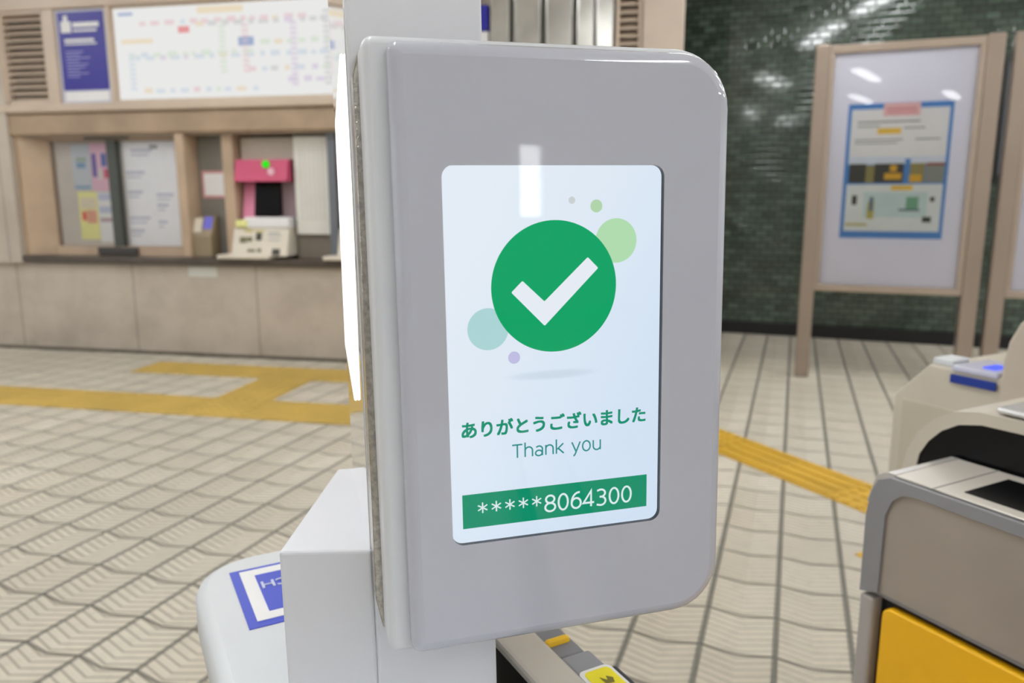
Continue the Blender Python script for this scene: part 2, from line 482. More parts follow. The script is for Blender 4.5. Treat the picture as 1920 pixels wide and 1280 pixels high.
# backlit fare map
t = thing('fare_map', TW, (3.2, 0.04, 1.918), 'long bright backlit white fare map with coloured route lines above the ticket windows', 'map')
part('frame', MB().box(1.325, 4.06, -0.02, 0.04, 1.918, 1.932).box(1.325, 4.06, -0.02, 0.04, 2.57, 2.583).box(1.325, 1.34, -0.02, 0.04, 1.932, 2.57).box(4.045, 4.06, -0.02, 0.04, 1.932, 2.57), M_beige, t)
part('lit_panel', MB().box(1.34, 4.045, -0.012, 0.03, 1.932, 2.57), glow('lit_map_white', (242, 242, 240), 0.92), t)
INK = {}
def ink(c):
    if c not in INK: INK[c] = glow('map_ink', c, 0.92)
    return INK[c]
groups = {(238, 214, 218): MB(), (224, 234, 218): MB(), (218, 226, 234): MB(), (240, 226, 204): MB(), (218, 218, 218): MB(), (226, 216, 230): MB()}
ks = list(groups)
for row, (z, col, a, bnd) in enumerate(((2.46, 0, 1.55, 2.85), (2.44, 4, 2.0, 3.9), (2.24, 1, 1.45, 2.4), (2.22, 2, 1.5, 3.9), (2.3, 1, 2.5, 3.9), (2.12, 0, 2.4, 3.9), (2.04, 5, 2.7, 3.9), (1.99, 2, 1.55, 2.5))):
    x = a
    while x < bnd:
        wd = 0.03 + 0.05 * random.random()
        flat(groups[ks[col if random.random() < .75 else random.randrange(6)]], x, x + wd, z - .015, z + .012 + .012 * random.random(), -0.0125)
        x += wd + 0.025 + 0.03 * random.random()
for xx, z0, z1, col in ((1.46, 2.0, 2.24, 2), (2.2, 2.1, 2.46, 1), (2.38, 2.1, 2.42, 0), (2.75, 2.0, 2.44, 5), (3.0, 2.0, 2.5, 4), (3.2, 2.02, 2.4, 0), (3.55, 2.0, 2.5, 1)):
    z = z0
    while z < z1:
        flat(groups[ks[col]], xx - .02, xx + .03, z, z + .02, -0.0125); z += .034
for k in ks: part('map_print', groups[k], ink(k), t)
b = MB(); flat(b, 2.02, 2.38, 2.51, 2.555, -0.0125); flat(b, 1.39, 1.65, 2.325, 2.355, -0.0125); part('map_legend', b, ink((241, 226, 198)), t)
b = MB(); flat(b, 1.86, 1.95, 2.385, 2.43, -0.0125); part('map_marker', b, ink((236, 160, 160)), t)
b = MB(); flat(b, 1.38, 1.5, 2.52, 2.54, -0.0125); flat(b, 2.33, 2.45, 2.28, 2.34, -0.0125); part('map_key', b, ink((166, 180, 212)), t)
# small blue sign to the right of the map and steel shutter panels
t = thing('hanging_blue_sign', TW, (4.13, 0.04, 2.24), 'small deep blue sign edge just right of the white pole, above the screen', 'sign')
part('sign_face', MB().box(4.07, 4.155, -0.02, 0.04, 2.31, 2.47, 0.004), plain('deep_blue_sign', (34, 34, 160), 0.4), t)
part('lower_panel', MB().box(4.07, 4.155, -0.01, 0.04, 1.93, 2.305, 0.004), M_white, t)
t = thing('steel_shutter', TW, (4.6, 0.04, 1.918), 'row of bright steel shutter panels with dark seams above the screen', 'shutter')
for x0, x1 in ((4.175, 4.30), (4.335, 4.51), (4.545, 4.72), (4.75, 4.86), (4.875, 4.985)):
    part('shutter_panel', MB().box(x0, x1, -0.035, 0.026, 1.925, 2.58, 0.008), M_silver, t)
part('seam_backing', MB().box(4.165, 4.995, 0.01, 0.035, 1.918, 2.583), plain('seam_grey', (110, 110, 104), 0.5), t)

# notice window (frame, dark divider, glass), with its notices as things behind the glass
t = thing('notice_window', TW, (1.15, 0.12, 0.84), 'two-pane notice window with a dark centre bar under the blue panel', 'display window')
part('divider', MB().box(1.085, 1.165, 0.10, 0.155, 0.80, 1.685, 0.004), plain('dark_green_grey_bar', (74, 78, 72), 0.4), t)
part('bottom_rail', MB().box(0.95, 1.30, 0.075, 0.11, 0.775, 0.835, 0.004), plain('dark_grey_rail', (66, 62, 58), 0.4), t)
part('top_rail', MB().box(0.9, 1.3, 0.095, 0.13, 1.66, 1.688, 0.004), plain('grey_rail', (92, 84, 74), 0.4), t)
part('pane', MB().add([(0.565, 0.123, 0.84), (1.085, 0.123, 0.84), (1.085, 0.123, 1.655), (0.565, 0.123, 1.655)], [(0, 1, 2, 3)]), M_pane, t)
part('pane', MB().add([(1.165, 0.123, 0.84), (1.75, 0.123, 0.84), (1.75, 0.123, 1.655), (1.165, 0.123, 1.655)], [(0, 1, 2, 3)]), M_pane, t)
part('back_board', MB().box(0.565, 1.75, 0.165, 0.18, 0.84, 1.66), plain('grey_beige_board', (206, 198, 188), 0.5), t)
def paper(name, x0, x1, z0, z1, y, base, label, cat, blocks=(), group=None):
    t = thing(name, TW, ((x0 + x1) / 2, y, z0), label, cat, group)
    part('sheet', MB().box(x0, x1, y - 0.002, y, z0, z1), base, t)
    for nm, m, rects in blocks:
        b = MB()
        for r in rects: flat(b, *r, y - 0.0021, 0.0008)
        part(nm, b, m, t)
    return t
yb = 0.1645
paper('poster', 0.72, 0.885, 1.28, 1.63, yb, plain('poster_grey_blue', (200, 206, 212), 0.5), 'pale grey poster with a blue patch, upper left in the notice window', 'poster',
      [('blue_patch', plain('muted_blue_patch', (120, 156, 190), 0.5), [(0.76, 0.84, 1.45, 1.49), (0.73, 0.87, 1.29, 1.31)]), ('green_patch', plain('sage_patch', (160, 180, 160), 0.5), [(0.76, 0.85, 1.5, 1.53)])])
paper('poster', 0.89, 1.08, 1.27, 1.64, yb, plain('poster_lilac_pink', (234, 192, 210), 0.5), 'pink and violet poster beside the dark bar in the notice window', 'poster',
      [('violet_patch', M_violet, [(0.90, 0.94, 1.38, 1.56)]), ('blue_patch', plain('mid_blue_patch', (86, 110, 180), 0.5), [(0.985, 1.03, 1.46, 1.56)]), ('red_patch', plain('rose_patch', (214, 96, 120), 0.5), [(1.0, 1.06, 1.37, 1.44)]), ('white_patch', M_offwhite, [(0.95, 0.99, 1.36, 1.44)])])
paper('poster', 0.745, 0.915, 0.89, 1.265, yb, M_paleyel, 'pale yellow poster with a red mark, lower left in the notice window', 'poster',
      [('red_mark', M_redink, [(0.77, 0.805, 1.04, 1.11)]), ('orange_patch', plain('salmon_patch', (226, 164, 140), 0.5), [(0.81, 0.90, 1.02, 1.12)]), ('cream_patch', plain('cream_patch', (232, 222, 196), 0.5), [(0.76, 0.9, 1.13, 1.22)])])
paper('notice', 0.92, 1.08, 0.87, 1.262, yb, M_white, 'white and pale blue notice right of the yellow poster in the notice window', 'notice',
      [('text_band', plain('dusty_rose_band', (190, 164, 168), 0.5), [(0.93, 1.07, 1.03, 1.06)]), ('blue_patch', plain('pale_blue_patch', (198, 206, 226), 0.5), [(0.93, 1.07, 1.1, 1.15), (0.93, 1.07, 1.2, 1.25)])])
bl = []
for k, (a, c, z) in enumerate(((1.25, 1.44, 1.57), (1.2, 1.36, 1.4), (1.2, 1.33, 1.25), (1.45, 1.6, 1.23), (1.45, 1.55, 1.15), (1.2, 1.38, 1.05), (1.45, 1.53, 1.02), (1.2, 1.32, 0.95))):
    bl += [(a, c, z, z + .022), (a, c - .03, z - .03, z - .018)]
paper('notice', 1.185, 1.69, 0.845, 1.645, yb, plain('white_notice', (252, 252, 255), 0.5), 'large white text notice filling the second pane of the notice window', 'notice', [('text_lines', plain('notice_text', (206, 208, 222), 0.5), bl), ('heading', M_greyink, [(1.42, 1.49, 1.59, 1.62)])])

# grey bay: red-edged sign, small intercom on the ledge, white sticker below the ledge
paper('notice', 1.855, 2.075, 1.215, 1.42, 0.158, plain('sign_red_edge', (206, 150, 150), 0.5), 'small white sign with a red border in the dark grey bay', 'sign', [('white_field', M_white, [(1.875, 2.055, 1.235, 1.40)])])
t = thing('intercom', TW, (1.9, 0.1, 0.768), 'small tan intercom box with a lilac display on the dark ledge', 'intercom')
part('body', MB().prism([(0.02, 0.769), (0.15, 0.769), (0.15, 1.08), (0.10, 1.08), (0.02, 0.93)], 'x', 1.815, 1.985, 0.008), plain('tan_intercom', (146, 130, 104), 0.4), t)
part('display', MB().add([(1.905, 0.048, 0.985), (1.975, 0.048, 0.985), (1.975, 0.084, 1.075), (1.905, 0.084, 1.075)], [(0, 1, 2, 3)]), glow('lilac_display', (128, 124, 214), 0.8), t)
part('key_panel', MB().add([(1.83, 0.035, 0.96), (1.895, 0.035, 0.96), (1.895, 0.078, 1.065), (1.83, 0.078, 1.065)], [(0, 1, 2, 3)]), M_cream, t)
paper('sticker', 1.79, 2.03, 0.625, 0.70, -0.001, plain('pale_label', (214, 216, 208), 0.5), 'small pale label stuck on the stone front just below the ledge', 'sticker')

# ticket machines
def ticket_machine(x, label):
    t = thing('ticket_machine', TW, (x + 0.2, 0.1, 0.768), label, 'ticket machine', 'ticket machines in the wall')
    part('upper_panel', MB().box(x, x + .43, 0.14, 0.42, 1.49, 1.66, 0.006), plain('warm_grey_panel', (188, 180, 166), 0.45), t)
    part('header', MB().prism([(0.02, 1.335), (0.14, 1.335), (0.14, 1.495), (0.06, 1.495)], 'x', x, x + .42, 0.004), M_pinkpl, t)
    part('side_cheek', MB().prism([(0.1, 1.06), (0.2, 1.06), (0.2, 1.335), (0.16, 1.335)], 'x', x + .005, x + .115, 0.003), plain('faded_pink', (226, 140, 170), 0.45), t)
    part('screen', MB().prism([(0.08, 1.085), (0.16, 1.085), (0.2, 1.335), (0.12, 1.335)], 'x', x + .115, x + .315, 0.003), M_black, t)
    part('right_cheek', MB().box(x + .315, x + .42, 0.15, 0.3, 1.06, 1.335), plain('dull_mauve', (150, 128, 132), 0.45), t)
    part('shelf', MB().box(x + .06, x + .42, 0.02, 0.2, 0.995, 1.075, 0.01), M_white, t)
    part('yellow_tab', MB().box(x + .0, x + .09, 0.0, 0.06, 1.0, 1.055, 0.01), M_paleyel, t)
    fx = MB().prism([(-0.03, 0.79), (0.2, 0.79), (0.2, 0.995), (0.03, 0.995)], 'x', x - .03, x + .42, 0.006)
    fasc = part('coin_panel', fx, M_cream, t)
    def on(z): return -0.03 + (z - .79) / .205 * .06 - .004
    for nm, m, rects in (('slot', M_darkink, ((.16, .205, .905, .96), (.30, .36, .80, .845))), ('button', plain('olive_button', (120, 116, 84), 0.5), ((.03, .085, .885, .93), (.09, .13, .895, .93), (.18, .21, .82, .845), (.10, .16, .82, .84))),
                         ('label_strip', plain('pale_yellow_strip', (206, 196, 130), 0.5), ((.06, .13, .965, .985), (.15, .22, .965, .98))), ('line_mark', M_greyink, ((.26, .35, .955, .965), (.26, .36, .935, .943), (.26, .36, .905, .912)))):
        for (a, c, z0, z1) in rects:
            part(nm, MB().add([(x + a, on(z0), z0), (x + c, on(z0), z0), (x + c, on(z1), z1), (x + a, on(z1), z1), (x + a, on(z0) + .02, z0), (x + c, on(z0) + .02, z0), (x + c, on(z1) + .02, z1), (x + a, on(z1) + .02, z1)],
                              [(0, 1, 2, 3), (0, 1, 5, 4), (1, 2, 6, 5), (2, 3, 7, 6), (3, 0, 4, 7)]), m, fasc)
    part('tray', MB().box(x - .12, x + .3, -0.09, 0.1, 0.769, 0.80, 0.012), M_cream, t)
    led = MB().loft([disc(x + .255, 1.46, .026, 0.045, 24), disc(x + .255, 1.46, .026, 0.03, 24)]); part('status_light', led, glow('green_status_light', (40, 226, 30), 1.1), t)
    em = MB().loft([disc(x + .30, 1.405, .026, 0.04, 24), disc(x + .30, 1.405, .026, 0.022, 24)]); part('round_emblem', em, plain('pale_rose_disc', (240, 190, 205), 0.4), t)
    return t
ticket_machine(2.205, 'pink-topped ticket machine with a black screen and cream coin panel')
paper('notice', 2.655, 2.925, 0.95, 1.655, 0.10, plain('tall_white_board', (226, 224, 216), 0.5), 'tall plain white notice board right of the pink ticket machine', 'notice board', [('text_columns', plain('faint_text', (206, 204, 198), 0.5), [(2.70 + i * .035, 2.712 + i * .035, 1.05, 1.58) for i in range(6)])])
struct('trim_13', MB().box(2.64, 2.94, 0.13, 0.42, 0.77, 1.69), plain('taupe_bay_panel', (128, 118, 106), 0.45), TW)
t2 = ticket_machine(3.05, 'second ticket machine, mostly hidden behind the glowing light bar')

# ------------------------------------------------------------------ green wall
struct('wall_back', MB().box(-6.0, 6.0, 0, 0.3, 0, 3.2), M_green, GW)
struct('baseboard_back', MB().box(-6.0, 6.0, -0.03, 0.0, 0, 0.11, 0.004), M_base, GW)
t = thing('wall_notice_board', GW, (2.7, 0, 1.36), 'grey notice board with a dark frame on the green wall behind the notice stand', 'notice board')
part('board', MB().box(2.03, 3.4, -0.035, -0.001, 1.40, 2.255), M_gboard, t)
fr = MB().box(2.0, 3.43, -0.05, -0.001, 1.352, 1.402).box(2.0, 3.43, -0.05, -0.001, 2.253, 2.295).box(2.0, 2.03, -0.05, -0.001, 1.402, 2.253).box(3.4, 3.43, -0.05, -0.001, 1.402, 2.253)
part('frame', fr, plain('dark_frame', (38, 40, 38), 0.4), t)

# ------------------------------------------------------------------ standing notice boards
def notice_stand(x, label):
    t = thing('notice_stand', SF, (x + .47, 0.03, 0), label, 'notice stand', 'bronze notice stands by the green wall')
    for a, c in ((x - .056, x + .034), (x + .905, x + 1.0)):
        part('post', MB().box(a, c, -0.03, 0.07, 0, 2.18, 0.01, 3), M_bronze, t)
    fr = MB()
    fr.box(x + .034, x + .905, -0.02, 0.06, 2.12, 2.17, 0.004).box(x + .034, x + .905, -0.02, 0.06, 0.60, 0.645, 0.004)
    fr.box(x + .034, x + .062, -0.02, 0.06, 0.645, 2.12, 0.003).box(x + .87, x + .905, -0.02, 0.06, 0.645, 2.12, 0.003)
    part('frame', fr, plain('light_bronze_frame', (172, 156, 140), 0.3, 0.3), t)
    part('board', MB().box(x + .062, x + .87, 0.012, 0.05, 0.645, 2.12), M_board, t)
    part('pane', MB().add([(x + .062, -0.01, 0.645), (x + .87, -0.01, 0.645), (x + .87, -0.01, 2.12), (x + .062, -0.01, 2.12)], [(0, 1, 2, 3)]), M_pane, t)
    return t
notice_stand(0.0, 'bronze-posted notice stand holding a blue-bordered poster behind glass')
notice_stand(1.108, 'second bronze notice stand, its post cut by the right picture edge')

def spaper(x0, x1, z0, z1, y, base, label, blocks):
    t = thing('poster', SF, ((x0 + x1) / 2, y, z0), label, 'poster')
    part('sheet', MB().box(x0, x1, y - 0.002, y, z0, z1), base, t)
    for nm, m, rects in blocks:
        b = MB()
        for r in rects: b.box(r[0], r[1], y - .0021 - r[4] if len(r) > 4 else y - .0029, y - .002, r[2], r[3])
        part(nm, b, m, t)
PX0, PX1, PZ0, PZ1 = 0.165, 0.765, 0.955, 1.805
spaper(PX0, PX1, PZ0, PZ1, 0.0115, M_skyblue, 'blue-bordered poster with a pink heading and a strip of photos on the notice stand', [
    ('white_field', M_white, [(PX0 + .022, PX1 - .02, 1.46, 1.77)]),
    ('subhead_field', plain('pale_blue_field', (222, 232, 244), 0.5), [(PX0 + .022, PX0 + .355, 1.425, 1.475, .0012), (PX0 + .385, PX1 - .02, 1.425, 1.475, .0012)]),
    ('lower_field', plain('pale_field', (232, 238, 236), 0.5), [(PX0 + .022, PX1 - .02, 1.0, 1.30)]),
    ('teal_field', M_teal, [(PX0 + .13, PX1 - .10, 1.09, 1.25, .0012)]),
    ('heading', M_pinkink, [(PX0 + .205, PX0 + .415, 1.725, 1.803, .0016)]),
    ('heading_text', plain('rose_text', (222, 150, 156), 0.5), [(PX0 + .225, PX0 + .395, 1.76, 1.775, .002), (PX0 + .225, PX0 + .395, 1.74, 1.75, .002)]),
    ('text_lines', M_ink, [(PX0 + .06, PX0 + .42, 1.685, 1.695, .0015), (PX0 + .06, PX0 + .19, 1.66, 1.668, .0015), (PX0 + .33, PX0 + .45, 1.645, 1.653, .0015), (PX0 + .05, PX0 + .33, 1.575, 1.583, .0015), (PX0 + .40, PX0 + .54, 1.575, 1.583, .0015), (PX0 + .05, PX0 + .3, 1.555, 1.562, .0015)]),
    ('highlight', M_yellowink, [(PX0 + .18, PX0 + .315, 1.615, 1.65, .0015), (PX0 + .285, PX0 + .41, 1.262, 1.292, .0015)]),
    ('photo', M_darkink, [(PX0 + .03, PX0 + .13, 1.31, 1.43, .0015), (PX0 + .18, PX0 + .35, 1.31, 1.43, .0015)]),
    ('photo', plain('photo_olive', (150, 140, 80), 0.5), [(PX0 + .13, PX0 + .18, 1.31, 1.42, .0015), (PX0 + .385, PX0 + .47, 1.31, 1.43, .0015)]),
    ('photo', plain('photo_grey_green', (140, 146, 136), 0.5), [(PX0 + .475, PX0 + .58, 1.31, 1.42, .0015)]),
    ('photo_detail', plain('photo_yellow', (226, 176, 40), 0.5), [(PX0 + .24, PX0 + .34, 1.33, 1.37, .002), (PX0 + .27, PX0 + .31, 1.38, 1.42, .002), (PX0 + .385, PX0 + .455, 1.315, 1.36, .002)]),
    ('photo_detail', plain('photo_red', (150, 70, 60), 0.5), [(PX0 + .475, PX0 + .58, 1.415, 1.432, .002)]),
    ('drawing', M_darkink, [(PX0 + .06, PX0 + .09, 1.17, 1.23, .002), (PX0 + .515, PX0 + .54, 1.19, 1.22, .002), (PX0 + .48, PX0 + .53, 1.06, 1.095, .002)]),
    ('drawing', plain('figure_yellow', (190, 180, 90), 0.5), [(PX0 + .155, PX0 + .195, 1.08, 1.19, .002), (PX0 + .03, PX0 + .16, 1.035, 1.05, .002)]),
    ('drawing', M_greenink, [(PX0 + .38, PX0 + .45, 1.14, 1.22, .002)]),
    ('drawing', plain('figure_slate', (104, 124, 140), 0.5), [(PX0 + .165, PX0 + .19, 1.13, 1.22, .0022), (PX0 + .34, PX0 + .46, 1.13, 1.145, .0022)]),
])

# ------------------------------------------------------------------ tactile paving on the floor
def tactile(name, frame, x0, x1, y0, y1, kind, label, axis='x'):
    x0 += .002; x1 -= .002; y0 += .002; y1 -= .002
    mt = M_tactile_worn if frame == TW else M_tactile
    t = thing(name, frame, ((x0 + x1) / 2, (y0 + y1) / 2, 0), label, 'tactile paving', 'yellow tactile paving')
    part('slab', MB().box(x0, x1, y0, y1, 0.0005, 0.004), mt, t)
    rz = MB()
    if kind == 'bars':
        L, W = (x1 - x0, y1 - y0) if axis == 'x' else (y1 - y0, x1 - x0)
        n = max(2, round(W / 0.075))
        for blk in range(max(1, round(L / 0.3))):
            a = blk * L / max(1, round(L / 0.3)) + .012; c = (blk + 1) * L / max(1, round(L / 0.3)) - .012
            for i in range(n):
                m = (i + .5) * W / n
                if axis == 'x': rz.box(x0 + a, x0 + c, y0 + m - .014, y0 + m + .014, 0.004, 0.009, 0.002, 1)
                else: rz.box(x0 + m - .014, x0 + m + .014, y0 + a, y0 + c, 0.004, 0.009, 0.002, 1)
        part('bar_pattern', rz, mt, t)
    else:
        nx, ny = round((x1 - x0) / 0.06), round((y1 - y0) / 0.06)
        for i in range(nx):
            for j in range(ny):
                cx, cy = x0 + (i + .5) * (x1 - x0) / nx, y0 + (j + .5) * (y1 - y0) / ny
                rz.tube((cx, cy, 0.004), (cx, cy, 0.009), 0.019, 0.012, 10)
        part('dot_pattern', rz, mt, t)
tactile('tactile_strip', TW, -1.5, 2.68, -1.52, -1.13, 'bars', 'long yellow tactile strip crossing the floor from the left edge before the ticket wall')
tactile('tactile_strip', TW, 2.68, 3.05, -1.52, -1.13, 'dots', 'yellow tactile crossing where the three strips meet before the ticket wall')
tactile('tactile_strip', TW, 3.05, 5.2, -1.52, -1.13, 'bars', 'yellow tactile strip running from the crossing behind the light bar')
tactile('tactile_strip', TW, 2.68, 3.05, -1.13, -0.59, 'bars', 'short yellow tactile link between the two strips before the ticket wall', 'y')
tactile('tactile_strip', TW, 1.66, 5.0, -0.59, -0.24, 'dots', 'yellow tactile strip close along the foot of the ticket wall')
tactile('tactile_strip', GF, 2.54, 2.83, 2.72, 3.3, 'dots', 'dotted yellow tactile blocks just right of the screen housing', 'y')
tactile('tactile_strip', GF, 2.54, 2.83, 2.05, 2.72, 'bars', 'yellow ribbed tactile strip leading diagonally to the grey gate', 'y')
tactile('tactile_strip', GF, 2.54, 2.83, 1.2, 2.05, 'dots', 'dotted yellow tactile blocks ending the diagonal strip at the grey gate', 'y')
tactile('tactile_strip', GF, 2.20, 2.50, 1.33, 1.63, 'dots', 'yellow tactile block showing one dotted corner left of the grey gate', 'y')

# ------------------------------------------------------------------ gate with the blue touch mark, carrying the terminal (x across, y along, z up)
t = thing('touch_gate', GF, (0.18, 0.2, 0), 'white rounded gate arm with a blue square touch mark, under the terminal', 'ticket gate', 'ticket gates')
ZT = 0.88
def gate_top(inset, z): return [(p[0], p[1], z) for p in rrect(0.045, 0.206, -0.45, 0.70, (0.02, 0.02, 0.05, 0.055), 8, inset)]
part('top_slab', MB().loft([gate_top(0.014, 0.825), gate_top(0.0, 0.842), gate_top(0.0, 0.870), gate_top(0.003, 0.877), gate_top(0.010, ZT)]), M_gwhite, t)
part('pedestal', MB().prism(rrect(0.152, 0.200, -0.42, 0.60, (.01, .01, .02, .02), 4), 'z', 0.0, 0.83), M_gside, t)
tp = part('touch_mark', MB().box(0.075, 0.177, 0.564, 0.666, ZT, ZT + .0006), M_bluemark, t, 'blue square touch mark with a white inner square')
wq = MB().box(0.0825, 0.1695, 0.5725, 0.6615, ZT + .0006, ZT + .0010)
part('white_square', wq, M_white, tp)
iq = part('inner_square', MB().box(0.0935, 0.1585, 0.584, 0.6495, ZT + .0010, ZT + .0014), M_bluemark, tp)

def text_mesh(txt, width=None, height=None, bold=0.0, sp=1.0):
    c = bpy.data.curves.new('txt', 'FONT'); c.body = txt; c.size = 1.0; c.offset = bold; c.space_character = sp
    c.resolution_u = 6
    o = bpy.data.objects.new('txt', c); COL.objects.link(o)
    dg = bpy.context.evaluated_depsgraph_get()
    me = bpy.data.meshes.new_from_object(o.evaluated_get(dg))
    vs = [v.co.copy() for v in me.vertices]; fs = [list(p.vertices) for p in me.polygons]
    bpy.data.objects.remove(o); bpy.data.curves.remove(c); bpy.data.meshes.remove(me)
    x0, x1 = min(v.x for v in vs), max(v.x for v in vs); y0, y1 = min(v.y for v in vs), max(v.y for v in vs)
    sx = (width / (x1 - x0)) if width else None; sy = (height / (y1 - y0)) if height else None
    sx = sx or sy; sy = sy or sx
    return [((v.x - x0) * sx, (v.y - y0) * sy) for v in vs], fs
# TOUCH, facing a passenger who comes from the far side
pv, pf = text_mesh('TOUCH', 0.061, 0.0118)
part('touch_text', MB().add([(0.1565 - p[0] + dx, 0.6335 - p[1] + dy, ZT + .0017 + dz) for dx, dy, dz in ((0, 0, 0), (.0005, 0, .0001), (0, .0005, .0002), (.0005, .0005, .0003)) for p in pv], [[i + kk * len(pv) for i in f] for kk in range(4) for f in pf]), plain('pale_lettering', (206, 212, 240), 0.5), tp)

# steel-topped flap gate right of it
t = thing('flap_gate', GF, (0.26, 0.1, 0), 'steel-topped flap gate with a yellow sticker, below the screen housing', 'ticket gate', 'ticket gates')
fg = MB().box(0.237, 0.297, -0.45, 0.60, 0.0, 0.835, 0.003)
part('body', fg, M_gpost, t)
part('black_band', MB().box(0.2355, 0.29, -0.452, 0.602, 0.836, 0.872, 0.002), M_black, t)
part('steel_top', MB().box(0.2345, 0.2655, -0.453, 0.603, 0.871, 0.880, 0.003, 2), M_gsteel, t)
part('side_rail', MB().box(0.266, 0.2905, -0.453, 0.4265, 0.862, 0.8775, 0.002), M_stripgrey, t)
part('side_rail', MB().box(0.266, 0.2885, 0.428, 0.600, 0.860, 0.8755, 0.002), plain('darker_flap_grey', (130, 131, 137), 0.45), t)
part('rubber_edge', MB().box(0.2905, 0.299, -0.453, 0.405, 0.85, 0.875, 0.002), M_navy, t)
part('flap_edge', MB().box(0.2655, 0.2862, 0.4435, 0.4505, 0.86, 0.8795, 0.003, 2), plain('flap_yellow', (255, 205, 40), 0.45), t, 'yellow flap edge')
stk = part('sticker', MB().prism(rrect(0.2655, 0.2915, 0.352, 0.404, (.005,) * 4, 4), 'z', 0.8776, 0.8788), M_white, t, 'yellow sticker with a white border')
part('sticker_field', MB().prism(rrect(0.2685, 0.289, 0.355, 0.401, (.004,) * 4, 4), 'z', 0.8788, 0.8792), M_brightyel, stk)
part('sticker_mark', MB().add([(0.276, 0.392, .8795), (0.2765, 0.384, .8795), (0.2825, 0.383, .8795), (0.2845, 0.388, .8795), (0.281, 0.3915, .8795), (0.2795, 0.387, .8795)], [(0, 1, 2, 5), (2, 3, 4, 5)]).add([(0.272, 0.372, .8795), (0.277, 0.372, .8795), (0.2835, 0.376, .8795), (0.2835, 0.374, .8795), (0.278, 0.368, .8795), (0.272, 0.366, .8795)], [(0, 1, 4, 5), (1, 2, 3, 4)]), M_olive, stk)

# ------------------------------------------------------------------ grey gate at the right with the yellow panel
t = thing('ticket_gate', GF, (0.88, 0.1, 0), 'grey metal ticket gate with a yellow side panel and black hood, at the right edge', 'ticket gate', 'ticket gates')
outer = [(-0.6, 0.755), (-0.6, 0.896), (0.515, 0.900), (0.530, 0.893), (0.537, 0.878), (0.5415, 0.85), (0.541, 0.755)]
inner = [(-0.6, 0.762), (-0.6, 0.879), (0.484, 0.8875), (0.500, 0.884), (0.511, 0.874), (0.518, 0.855), (0.5185, 0.762)]
part('shell', MB().prism(outer, 'x', 0.753, 0.868), M_gtrim, t)
k = MB()
for a in (0.745, 0.752):
    pass
n = len(outer)
vs = [(0.745, *p) for p in outer] + [(0.745, *p) for p in inner] + [(0.7535, *p) for p in outer] + [(0.7495, *p) for p in inner]
fs = []
for i in range(n - 1):
    fs += [(i, i + 1, n + i + 1, n + i), (i, i + 1, 2 * n + i + 1, 2 * n + i), (n + i, n + i + 1, 3 * n + i + 1, 3 * n + i)]
part('trim_band', MB().add(vs, fs), M_gtrim, t)
part('side_panel', MB().prism(inner, 'x', 0.748, 0.754), M_gtaupe, t)
part('top_plate', MB().box(0.751, 0.866, -0.6, 0.514, 0.9003, 0.9025, 0.001, 1), M_gsteel, t)
part('end_cap', MB().prism([(0.514, 0.9005), (0.514, 0.9028), (0.5235, 0.9026), (0.537, 0.895), (0.546, 0.862), (0.5425, 0.86), (0.536, 0.884)], 'x', 0.7515, 0.866), plain('bright_end_cap', (206, 203, 198), 0.25, 0.3), t)
part('seam', MB().box(0.747, 0.866, 0.468, 0.4695, 0.9024, 0.9029), M_gside, t)
part('sensor_window', MB().box(0.768, 0.846, -0.5, 0.447, 0.9025, 0.9033), M_black, t)
part('end_post', MB().prism([(0.523, 0.0), (0.541, 0.0), (0.541, 0.752), (0.523, 0.752)], 'x', 0.746, 0.866, 0.003), M_gpost, t)
part('recess', MB().box(0.762, 0.866, -0.6, 0.523, 0.0, 0.755), M_blackmatte, t)
yp = rrect(-0.6, 0.5135, 0.10, 0.7475, (.01, .012, .012, .01), 6)
part('yellow_panel', MB().loft([[(0.764, *p) for p in yp], [(0.7505, *p) for p in yp], [(0.7485, *p) for p in rrect(-0.6, 0.5135, 0.10, 0.7475, (.01, .012, .012, .01), 6, 0.002)]]), M_gyellow, t, 'yellow side panel')
# raised hood with black side
ho = [(-0.6, 0.0), (-0.6, 0.966), (0.451, 0.9625), (0.500, 0.9615), (0.530, 0.955), (0.553, 0.940), (0.571, 0.920), (0.583, 0.893), (0.588, 0.865), (0.589, 0.0)]
hi_ = [(-0.6, 0.90), (-0.6, 0.953), (0.449, 0.9485), (0.495, 0.9475), (0.522, 0.941), (0.542, 0.928), (0.557, 0.911), (0.567, 0.892), (0.571, 0.865), (0.571, 0.90)]
part('hood', MB().prism(ho, 'x', 0.874, 1.03, 0.003, 2, 'caps'), M_gcream, t)
rim = MB()
n = len(ho) - 1
hi2 = [(-0.6, 0.3)] + hi_[1:9]
vs = [(0.870, *p) for p in ho[:n]] + [(0.870, *p) for p in hi2] + [(0.8745, *p) for p in ho[:n]] + [(0.8745, *p) for p in hi2]
fs = []
for i in range(1, n - 1):
    fs += [(i, i + 1, n + i + 1, n + i), (i, i + 1, 2 * n + i + 1, 2 * n + i), (n + i, n + i + 1, 3 * n + i + 1, 3 * n + i)]
part('hood_rim', rim.add(vs, fs), M_gcream, t)
part('hood_side', MB().prism([(-0.6, 0.70)] + hi_[1:9] + [(0.571, 0.70)], 'x', 0.8725, 0.875), M_black, t)
part('hood_top', MB().box(0.874, 1.03, -0.6, 0.485, 0.9640, 0.972, 0.004), plain('silver_hood_top', (214, 214, 214), 0.2, 0.4), t)

